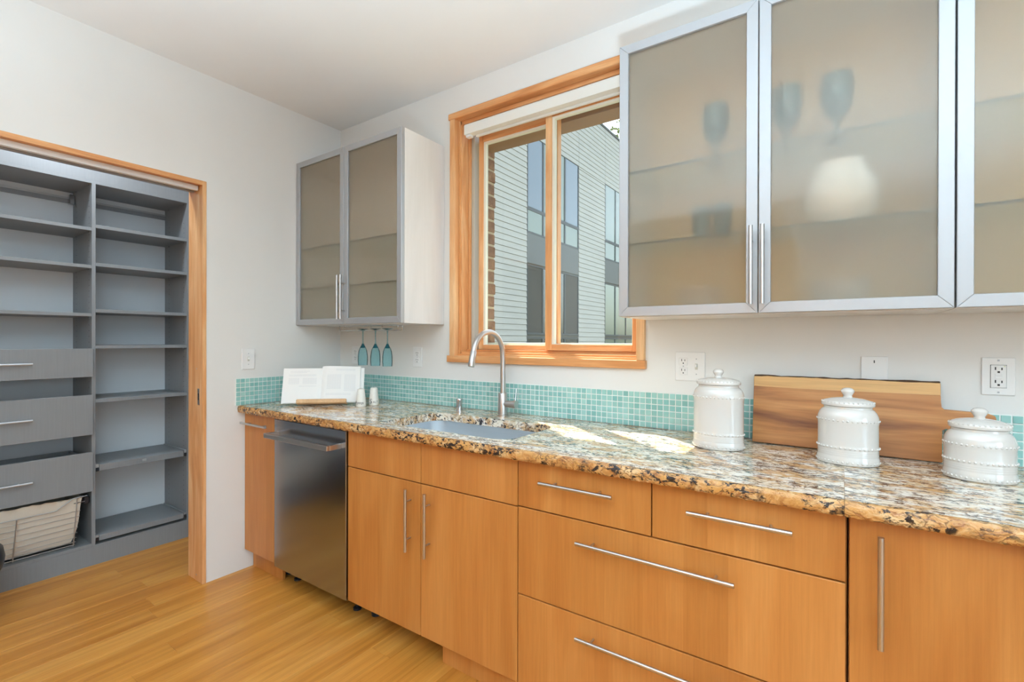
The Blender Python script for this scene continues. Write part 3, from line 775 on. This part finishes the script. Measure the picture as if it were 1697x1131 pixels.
t, bb = plate_thing('power_outlet', .163, 1.175, 'white double socket plate partly hidden behind the hanging aqua glasses', 'outlet', 'y'); duplex(t, bb, 0)
t, bb = plate_thing('power_outlet', .718, 1.1735, 'white double socket plate on the wall between hanging glasses and window', 'outlet', 'y'); duplex(t, bb, 0)
t, bb = plate_thing('outlet_and_switch', 2.2365, 1.170, 'wide white plate with a double socket and a toggle switch above the tallest canister', 'outlet', 'y', .1135); duplex(t, bb, -.025); toggle(t, bb, .025)
t, bb = plate_thing('switch_plate', 2.823, 1.1645, 'blank white wall plate just above the cutting board', 'plate', 'y'); obj('screw', bb(-.0015, .0015, .036, .045, .0053, .0060), 'dark_slot', t)
t, bb = plate_thing('power_outlet', 3.1155, 1.1695, 'white safety outlet plate with grey slots at the far right', 'outlet', 'y', .0715, .1105)
f = obj('receptacle', bb(-.0168, .0168, -.0335, .0335, .005, .0085, bev=.0012), 'white_plastic', t)
for cz in (.019, -.019):
    for du, hh in ((-.0068, .0085), (.0068, .0070)): obj('slot', bb(du-.0014, du+.0014, cz, cz+hh, .0084, .009), 'dark_slot', f)
    obj('ground_hole', bb(-.0026, .0026, cz-.0085, cz-.0035, .0084, .009), 'dark_slot', f)
for cz in (.0045, -.0045): obj('button', bb(-.0075, .0075, cz-.0035, cz+.0035, .0084, .0096, bev=.0006), 'white_plastic', f)
obj('indicator', bb(.0112, .0136, .0288, .0312, .0084, .0092), 'green_led', f)
obj('gasket', bb(-.0175, .0175, -.0342, .0342, .0049, .0058), 'dark_slot', f)
for s in (-.047, .047): obj('screw', bb(-.0024, .0024, s-.0024, s+.0024, .0053, .0064), 'aluminium', t)

# ------------------------------------------------------------------ canisters
def canister(cx, cy, a, b, hb, label):
    """oval white jar; a, b half axes, hb height of the shoulder line"""
    z0 = COUNTER+.0004
    t = thing('canister', (cx, cy, COUNTER), label, 'canister', 'white ceramic canisters')
    s = b/a
    ztop = hb+.030
    prof = [(.93, z0), (.985, z0+.003), (1.0, z0+.010), (.985, z0+.020), (.965, z0+.024)]
    for k in range(3):
        zz = z0+.027+k*.0055; prof += [(.962, zz), (.972, zz+.0028), (.962, zz+.0052)]
    prof += [(.968, z0+.047), (.985, z0+.050), (.968, z0+.054), (.962, z0+.058), (.960, hb-.016), (.975, hb-.010), (.985, hb-.004), (.970, hb+.002), (.955, hb+.008), (.905, hb+.018), (.83, hb+.026), (.775, hb+.029), (.77, ztop+.006), (.74, ztop+.006)]
    obj('jar', L([(r*a, z) for r, z in prof], cx, cy, 56, 1.0, s), 'ceramic', t, smooth=True)
    def beads(parent, zc, rr, n, rad, ph=0):
        bm = bmesh.new()
        for k in range(n):
            th = 2*PI*(k+ph)/n
            bmesh.ops.create_icosphere(bm, subdivisions=2, radius=rad, matrix=Matrix.Translation((cx+rr*a*math.cos(th), cy+rr*b*math.sin(th), zc)))
        return tag(obj('bead_row', bm, 'ceramic', parent, smooth=True), kind='stuff')
    beads(t, z0+.0095, .985, 40, .0032); beads(t, z0+.0505, .970, 40, .0032, .5); beads(t, hb-.004, .968, 40, .0032)
    zl = ztop+.0065
    lid = obj('lid', L([(r*a, z) for r, z in [(.77, zl), (.835, zl+.001), (.855, zl+.006), (.84, zl+.011), (.78, zl+.016), (.53, zl+.022), (.30, zl+.0245), (.17, zl+.0255)]], cx, cy, 56, 1, s), 'ceramic', t, smooth=True)
    beads(lid, zl+.0115, .815, 36, .0028, .25)
    zk = zl+.025
    obj('knob', L([(.0130, zk-.002), (.0110, zk+.005), (.0135, zk+.010), (.0172, zk+.0165), (.0170, zk+.021), (.0125, zk+.026), (.005, zk+.0285)], cx, cy, 24, 1.0, .85), 'ceramic', lid, smooth=True)
canister(2.388, -.232, .083, .062, 1.087, 'tallest white ceramic canister with beaded rims, left of the cutting board')
canister(2.750, -.228, .079, .060, 1.043, 'medium white ceramic canister with beaded rims, in front of the cutting board')
canister(3.036, -.235, .074, .060, 1.007, 'smallest white ceramic canister with beaded rims, at the far right')

# ------------------------------------------------------------------ cutting board leaning on the wall
cb = thing('cutting_board', (2.73, -.06, COUNTER), 'live-edge acacia cutting board with a side handle leaning against the wall', 'cutting board')
cb_len = (2.472, 2.983)
def lean(x, h, d):   # h along the board from its foot, d out of its face
    ang = math.radians(10.5); y0 = -.064
    return (x, y0+h*math.sin(ang)-d*math.cos(ang), COUNTER+.0005+h*math.cos(ang)+d*math.sin(ang)*0+.0)
rng = random.Random(12)
def board(outline, d0=0.0, d1=.019):
    bm = bmesh.new()
    a = [bm.verts.new(lean(x, h, d0)) for x, h in outline]; b = [bm.verts.new(lean(x, h, d1)) for x, h in outline]
    bm.faces.new(a); bm.faces.new(b[::-1]); m = len(outline)
    for i in range(m): bm.faces.new((a[i], b[i], b[(i+1) % m], a[(i+1) % m]))
    bmesh.ops.bevel(bm, geom=[e for e in bm.edges if len(e.link_faces) == 2], offset=.0012, segments=1, affect='EDGES')
    return bm
HT = .243
split = lambda x: .204-.004*(x-2.47)/.5+.002*math.sin(9*x)
x0, x1 = cb_len
xs = [x0+(x1-x0)*i/24 for i in range(25)]
body = [(x0, .004), (x1, .002), (x1, .098)] + [(x1+.008, .104), (3.085, .106), (3.10, .112), (3.105, .13), (3.10, .150), (3.085, .156), (x1+.008, .158), (x1, .166)] + [(x, split(x)) for x in reversed(xs)]
obj('heartwood', board(body), 'acacia', cb)
sap = [(x, split(x)+.0002) for x in xs] + [(x, HT-.0028-.004*(x-x0)*.4+rng.uniform(-.0014, .0014)) for x in reversed(xs)]
obj('sapwood', board(sap), 'sapwood', cb)
bk = [(x, p[1]+.0002) for x, p in zip(xs, sap[25:][::-1])] + [(x, HT+rng.uniform(-.0015, .0018)) for x in reversed(xs)]
obj('bark_edge', board(bk, .001, .018), 'bark', cb)

# ------------------------------------------------------------------ cookbook on a wooden stand
BA = Vector((.195, -.529, 0)); BU = Vector((.731, .682, 0)); BN = Vector((.682, -.731, 0))
tl = math.radians(16); BW = Vector((0, 0, math.cos(tl)))-math.sin(tl)*BN; BF = (BN*math.cos(tl)+Vector((0, 0, math.sin(tl))))
def bp(u, h, d): return BA+Vector((0, 0, COUNTER+.0115))+BU*u+BW*h+BF*d
def page_block(u0, u1, h0, h1, thick, curl):
    bm = bmesh.new(); n = 14; rows = []
    for i in range(n+1):
        s = i/n; u = u0+(u1-u0)*s
        d = thick*(1-.25*s)+curl*math.sin(PI*min(1, s*1.25))*(1-s*.4)
        if i == 0: d = .002
        hh = h1-(.002*s)
        rows.append([bm.verts.new(bp(u, h0, -.002)), bm.verts.new(bp(u, h0, d)), bm.verts.new(bp(u, hh, d)), bm.verts.new(bp(u, hh, -.002))])
    for a, b in zip(rows, rows[1:]):
        for k in range(4): bm.faces.new((a[k], b[k], b[(k+1) % 4], a[(k+1) % 4]))
    bm.faces.new(rows[0]); bm.faces.new(rows[-1][::-1])
    return bm
bk_ = thing('cookbook', tuple(bp(.21, 0, 0)), 'open white-paged cookbook propped on a wooden stand in the corner', 'book')
obj('left_pages', page_block(.214, .016, .002, .196, .009, .004), 'paper', bk_, smooth=True)
obj('right_pages', page_block(.214, .422, .002, .207, .012, .009), 'paper', bk_, smooth=True)
bm = bmesh.new(); 
vs = [bm.verts.new(bp(u, h, d)) for d in (-.005, -.0025) for u, h in ((.006, .0), (.442, .0), (.442, .199), (.006, .199))]
bm.faces.new(vs[:4][::-1]); bm.faces.new(vs[4:])
for k in range(4): bm.faces.new((vs[k], vs[(k+1) % 4], vs[4+(k+1) % 4], vs[4+k]))
obj('cover', bm, 'paper', bk_)
def page_lines(u0, u1, rows, s0):
    bm = bmesh.new(); r = random.Random(s0)
    for h, a, b in rows:
        d = .0135 if u0 < .2 else .0225
        uu = [u0+(u1-u0)*q for q in (a, b)]
        for i in range(6):
            ua = uu[0]+(uu[1]-uu[0])*i/6; ub = uu[0]+(uu[1]-uu[0])*(i+1)/6-.001
            def dd(u):
                s = (u-.214)/((.016-.214) if u0 < .2 else (.422-.214)); th, cu = (.009, .004) if u0 < .2 else (.012, .009)
                return th*(1-.25*s)+cu*math.sin(PI*min(1, s*1.25))*(1-s*.4)+.0006
            bm.faces.new([bm.verts.new(bp(u, hh, dd(u))) for u, hh in ((ua, h), (ub, h), (ub, h+.0016), (ua, h+.0016))])
    return bm
rows = [(.178, .12, .7), (.171, .12, .62), (.158, .08, .9), (.152, .08, .9)] + [(.138-.006*i, .50, .92) for i in range(6)] + [(.138-.006*i, .08, .40) for i in range(6)] + [(.094, .4, .92)]
tag(obj('print', page_lines(.024, .204, rows, 1), 'print_grey', bk_), kind='stuff')
rows = [(.188, .36, .9), (.182, .36, .9)] + [(.155-.006*i, .12, .52) for i in range(14)] + [(.155-.006*i, .60, .92) for i in range(16)] + [(.05, .1, .8), (.043, .1, .8)]
tag(obj('print', page_lines(.222, .414, rows, 2), 'print_grey', bk_), kind='stuff')
st = thing('cookbook_stand', tuple(bp(.22, -.008, .01)), 'small cookbook stand with a pale wooden ledge bar holding the open book', 'book stand')
def bbox_b(u0, u1, h0, h1, d0, d1, bev=.002):
    bm = B(u0, u1, h0, h1, d0, d1, bev=bev)
    for v in bm.verts: v.co = bp(v.co.x, v.co.y, v.co.z)
    return bm
obj('ledge_bar', bbox_b(.094, .358, -.005, .0185, .026, .036, .004), 'light_wood', st)
obj('tray', bbox_b(.094, .358, -.0065, -.0015, -.012, .027, .001), 'light_wood', st)
obj('back_rest', bbox_b(.12, .33, -.006, .17, -.018, -.0065, .001), 'light_wood', st)
bm = bmesh.new(); tube(bm, [bp(.225, .15, -.02), BA+BU*.225-BN*.13+Vector((0, 0, COUNTER+.006))], .006, 8)
obj('prop_leg', bm, 'light_wood', st, smooth=True)

# ------------------------------------------------------------------ salt and pepper
def text_mesh(txt, size):
    cu = bpy.data.curves.new('t', 'FONT'); cu.body = txt; cu.size = size; cu.extrude = .0; cu.resolution_u = 3
    o = bpy.data.objects.new('t', cu); COL.objects.link(o)
    bpy.context.view_layer.update()
    me = bpy.data.meshes.new_from_object(o.evaluated_get(bpy.context.evaluated_depsgraph_get()))
    bpy.data.objects.remove(o); bpy.data.curves.remove(cu)
    bm = bmesh.new(); bm.from_mesh(me); bpy.data.meshes.remove(me); return bm
def shaker(cx, cy, label, lines, face):
    t = thing('shaker', (cx, cy, COUNTER), label, 'shaker', 'salt and pepper shakers')
    z0 = COUNTER+.0003
    P = [(.0262, z0), (.0282, z0+.004), (.0284, z0+.018), (.0272, z0+.032), (.0232, z0+.066), (.0206, z0+.088), (.0190, z0+.0945), (.0145, z0+.0975), (.006, z0+.0985)]
    obj('body', L(P, cx, cy, 36, .95, .95), 'shaker_ceramic', t, smooth=True)
    def rad(z):
        for (r0, a), (r1, b) in zip(P, P[1:]):
            if a <= z <= b: return .95*(r0+(r1-r0)*(z-a)/(b-a))
        return .03
    for txt, size, du, dz in lines:
        bm = text_mesh(txt, size)
        for v in bm.verts:
            z = z0+dz+v.co.y; r = rad(z)+.0004; th = face+(v.co.x+du)/r
            v.co = Vector((cx+r*math.cos(th), cy+r*math.sin(th), z))
        obj('lettering', bm, 'ink', t)
    bm = bmesh.new()
    for k in range(5):
        th = 2*PI*k/5; tube(bm, [(cx+.006*math.cos(th), cy+.006*math.sin(th), z0+.0982), (cx+.006*math.cos(th), cy+.006*math.sin(th), z0+.0992)], .0011, 6)
    obj('holes', bm, 'ink', t)
fa = lambda x, y: math.atan2(CAM.y-y, CAM.x-x)
shaker(.574, -.285, 'white ceramic pepper shaker lettered PEPPER beside the open cookbook', [('P', .026, -.040, .014), ('EPPER', .0165, -.0275, .014)], fa(.574, -.285)+.0)
shaker(.583, -.205, 'white ceramic salt shaker lettered SALT standing nearer the tiled wall', [('S', .036, -.026, .012), ('ALT', .0165, -.0055, .014)], fa(.583, -.205)+.0)

# ------------------------------------------------------------------ pantry shelving
PX = -.735; PB = -1.075
pu = thing('pantry_shelving', (-.9, -1.2, 0), 'built-in grey pantry shelving with drawers behind the wall opening', 'shelving')
G = 'grey_laminate'
LY = -1.834
obj('side_panel', B(PB, PX, -.614, -.597, .106, 2.30), G, pu); obj('side_panel', B(PB, PX, LY-.017, LY, .106, 2.30), G, pu)
obj('divider', B(PB, PX, -1.090, -1.073, .106, 2.147), G, pu)
obj('back_panel', B(PB-.01, PB, LY, -.614, .106, 2.30), 'grey_back', pu)
obj('filler_strip', B(PX-.018, PX-.002, -.5965, -.5805, .0, 2.30), G, pu)
obj('kick_board', B(PX-.016, PX, LY-.017, -.597, 0, .1055), G, pu)
obj('top_shelf', B(PB, PX, LY, -.614, 2.147, 2.164), G, pu)
obj('fascia', B(PX-.016, PX-.001, LY, -.614, 2.1645, 2.42), G, pu)
obj('bottom_shelf', B(PB, PX, LY, -1.0905, .106, .123), G, pu)
obj('bottom_shelf', B(PB, PX, -1.0725, -.6145, .106, .112), G, pu)
for zt in (1.899, 1.688, 1.418): obj('shelf', B(PB, PX-.001, LY+.001, -1.0905, zt-.018, zt, bev=.0006), G, pu)
for zt in (1.919, 1.704, 1.442, 1.238, .932): obj('shelf', B(PB, PX-.001, -1.0725, -.6145, zt-.019, zt, bev=.0006), G, pu)
for zt, h in ((.560, .036), (.158, .030)):
    s = obj('pull_out_shelf', B(PB+.01, PX-.002, -1.055, -.632, zt-h, zt, bev=.0008), G, pu)
    for y0, y1 in ((-.629, -.6165), (-1.0715, -1.058)):
        obj('slide', B(PB+.02, PX-.001, y0, y1, zt-h+.002, zt+.004), 'aluminium', s)
        obj('slide_cap', B(PX-.001, PX+.004, y0, y1, zt-h+.001, zt-h+.022, bev=.001), 'black_rubber', s)
s = obj('latch_plate', B(PX-.002, PX+.002, -.852, -.832, .538, .551), 'aluminium', pu)
for z0, z1, hz in ((1.062, 1.220, 1.142), (.738, .961, .852), (.4215, .640, .532)):
    d = obj('drawer', B(PX-.001, PX+.017, LY+.003, -1.087, z0, z1, bev=.001), G, pu)
    bm = bmesh.new(); box(bm, PB+.03, PX-.0015, LY+.02, LY+.032, z0+.02, z1-.03); box(bm, PB+.03, PX-.0015, -1.120, -1.108, z0+.02, z1-.03); box(bm, PB+.03, PX-.0015, LY+.032, -1.120, z0+.02, z0+.03); box(bm, PB+.03, PB+.042, LY+.032, -1.120, z0+.03, z1-.03)
    obj('drawer_box', bm, G, d)
    bar_handle(d, (PX+.045, -1.337, hz), (PX+.045, -1.587, hz), r=.006, out=(1, 0, 0), mat='aluminium')
# rods and shelf-pin holes
for y0, y1, zz in ((LY+.002, -1.0915, 2.112), (-1.0715, -.616, 2.113)):
    obj('hang_rail', B(PB+.001, PB+.012, y0, y1, zz-.030, zz-.006), G, pu)
    obj('rail_lip', B(PB+.001, PB+.016, y0, y1, zz-.006, zz+.004), 'aluminium', pu)
obj('rail_bracket', B(PB+.014, PB+.05, -1.118, -1.0915, 2.070, 2.128, bev=.004), 'chrome', pu)
pin = bmesh.new(); box(pin, 0, .008, -.0022, 0, 0, .006)
pinme = mesh_from('shelf_pin', pin, 'chrome', Vector((0, 0, 0)))
for zt, yw in [(z, -1.0905) for z in (1.881, 1.670, 1.400)] + [(z, -.6145) for z in (1.900, 1.685, 1.423, 1.219, .913, 2.147)] + [(2.147, -1.0905)]:
    for x in (PX-.05, PB+.06):
        o = bpy.data.objects.new('shelf_pin', pinme); COL.objects.link(o); o.parent = pu; o.location = Vector((x, yw, zt-.0063))-ORG[pu.name]
bm = bmesh.new()
for yw, zs in ((-1.0905, [1.0+.032*k for k in range(34)]), (-.6145, [.2+.032*k for k in range(58)])):
    for zc in zs:
        for x in (PX-.045, PB+.07): box(bm, x-.002, x+.002, yw-.0004, yw+.0001, zc-.002, zc+.002)
tag(obj('pin_holes', bm, 'dark_slot', pu), kind='stuff')
# wire basket with cloth liner
wb = thing('wire_basket', (-.9, -1.45, .125), 'chrome wire basket with a beige cloth liner in the lowest pantry bay', 'basket')
WYR, WYL = -1.126, -1.775
bx0 = PX-.012
def frontx(z): return bx0+.0+.02*(z-.14)/.27
rim = [(bx0+.02, -1.112, .402), (bx0+.02, WYR-.045, .400), (bx0+.02, WYR-.115, .352), (bx0+.02, -1.63, .352), (bx0+.02, -1.70, .40), (bx0+.02, WYL, .40)]
obj('rim_wire', T(rim+[(PB+.03, WYL, .40), (PB+.03, WYR, .40), (bx0+.02, WYR, .40)], .0028, 8), 'wire_white', wb, smooth=True)
for z in (.140, .155, .178, .205, .235, .265, .295, .325):
    obj('wire', T([(PB+.04, WYR-.033, z), (frontx(z), WYR-.032+.03*(z-.14)/.27, z), (frontx(z), WYL+.02, z), (PB+.04, WYL+.02, z)], .0016, 6), 'wire_white', wb, smooth=True)
for y in (WYR-.040, WYR-.275, WYR-.52):
    obj('upright_wire', T([(frontx(.40)+.004, y+.012, .398 if y > -1.25 or y < -1.6 else .352), (frontx(.14)+.004, y, .137), (PB+.05, y, .137)], .0026, 8), 'wire_white', wb, smooth=True)
obj('side_wire', T([(bx0+.02, WYR-.04, .372), (bx0, -1.112, .368)], .0024, 8), 'wire_white', wb, smooth=True)
obj('slide_bracket', B(bx0-.03, bx0+.004, -1.122, -1.095, .352, .392, bev=.004), 'black_rubber', wb)
# liner: soft tapering cloth bag folded over the rim
def liner():
    bm = bmesh.new(); rr = random.Random(5); rings = []
    ny, nx = 40, 14
    zs = [.146, .152, .18, .23, .28, .33, .37, .398, .405]
    for zi, z in enumerate(zs):
        ins = [.03, .012, .006, .0, .0, .0, .0, .0, -.004][zi]; pts = []
        tx = .02*(z-.14)/.27
        Y0, Y1 = WYL+.034, WYR-.034+.030*(z-.14)/.27
        def P(x, y): pts.append((x, y))
        for k in range(ny): P(bx0-.009+tx-ins+.003*math.sin(k*.9+zi*.7)+rr.uniform(-.0015, .0015), Y0+(Y1-Y0)*k/ny)
        for k in range(nx): P(bx0-.006+tx-ins+(PB+.05-bx0)*(k/nx), Y1-ins+rr.uniform(-.002, .002))
        for k in range(ny): P(PB+.05+ins, Y1+(Y0-Y1)*k/ny)
        for k in range(nx): P(PB+.05+(bx0-.006-PB-.05)*(k/nx), Y0+ins)
        rings.append([bm.verts.new((x, y, (min(z, .398) if (zi < 7 or not (-1.64 < y < -1.25 and x > PX-.1)) else z-.0)+(rr.uniform(-.004, .003) if zi >= 7 else 0))) for x, y in pts])
    for a, b in zip(rings, rings[1:]):
        m = len(a)
        for k in range(m): bm.faces.new((a[k], a[(k+1) % m], b[(k+1) % m], b[k]))
    bm.faces.new(rings[0])
    return bm
obj('cloth_liner', liner(), 'liner', wb, smooth=True)

# dark rounded bin just entering the left edge of the frame
bn = thing('waste_bin', (-.43, -1.665, 0), 'dark blue-black rounded bin rim peeking in at the left frame edge', 'bin')
obj('body', L([(.10, 0), (.13, .02), (.155, .17), (.165, .215)], -.43, -1.665, 40), 'black_rubber', bn, smooth=True)
obj('lid', L([(.165, .2155), (.182, .25), (.187, .29), (.180, .33), (.15, .365), (.08, .385), (.01, .39)], -.43, -1.665, 40), 'black_rubber', bn, smooth=True)

# ------------------------------------------------------------------ the side of the room behind the viewer (seen only in reflections)
tc = thing('tall_cabinet', (1.0, -4.25, 0), 'tall maple cabinet wall behind the viewer, reflected in the frosted doors', 'cabinet')
obj('carcass', B(.25, 2.35, -4.59, -4.0, .0, 2.25, bev=.002), 'maple', tc)
for i in range(4):
    x0 = .252+i*.5245
    d = obj('door', B(x0, x0+.5225, -4.0, -3.98, .1, 2.245, bev=.002), 'maple', tc)
    hx = x0+(.47 if i % 2 == 0 else .05)
    bar_handle(d, (hx, -3.946, .95), (hx, -3.946, 1.2))

# added unseen fill lamps behind the viewer, imitating flash bounced off the ceiling
def fill_can(fx, fy, power, label):
    t = thing('added_fill_can', (fx, fy, 0), label, 'fill light')
    obj('base', L([(.15, 0), (.15, .012), (.135, .016)], fx, fy, 32), 'steel_v', t, smooth=True)
    obj('can', L([(.13, .0165), (.13, .33), (.122, .33), (.122, .24)], fx, fy, 36, capt=False), 'steel_v', t, smooth=True)
    obj('reflector', L([(.03, .20), (.12, .30), (.118, .302), (.03, .205)], fx, fy, 32), 'chrome', t, smooth=True)
    lo = light_obj('fill_lamp', 'AREA', power, (fx, fy, .335), (0, 0, 1), (.60, .815, 1), shape='DISK', size=.24, spread=math.radians(122))
    lo.parent = t; lo.location = (0, 0, .335)
fill_can(1.55, -3.6, BOUNCE_FILL*.36, 'added unseen fill light can in front of the maple cabinet wall')
fill_can(3.1, -2.75, BOUNCE_FILL, 'added unseen fill light can standing behind the viewer to the right')
# flush ceiling light inside the pantry
pl = thing('pantry_ceiling_light', (-.45, -1.25, CEIL-.05), 'small round flush ceiling light inside the pantry', 'ceiling light')
obj('base_plate', L([(.11, CEIL-.012), (.11, CEIL-.001)], -.45, -1.25, 32), 'white_plastic', pl, smooth=True)
obj('diffuser', L([(.02, CEIL-.045), (.07, CEIL-.038), (.10, CEIL-.0125)], -.45, -1.25, 32), 'white_plastic', pl, smooth=True)
lo = light_obj('pantry_lamp', 'AREA', PANTRY_LIGHT, (-.45, -1.25, CEIL-.055), (0, 0, -1), (.8, .9, 1), shape='DISK', size=.18)
lo.parent = pl; lo.location = (0, 0, -.005)
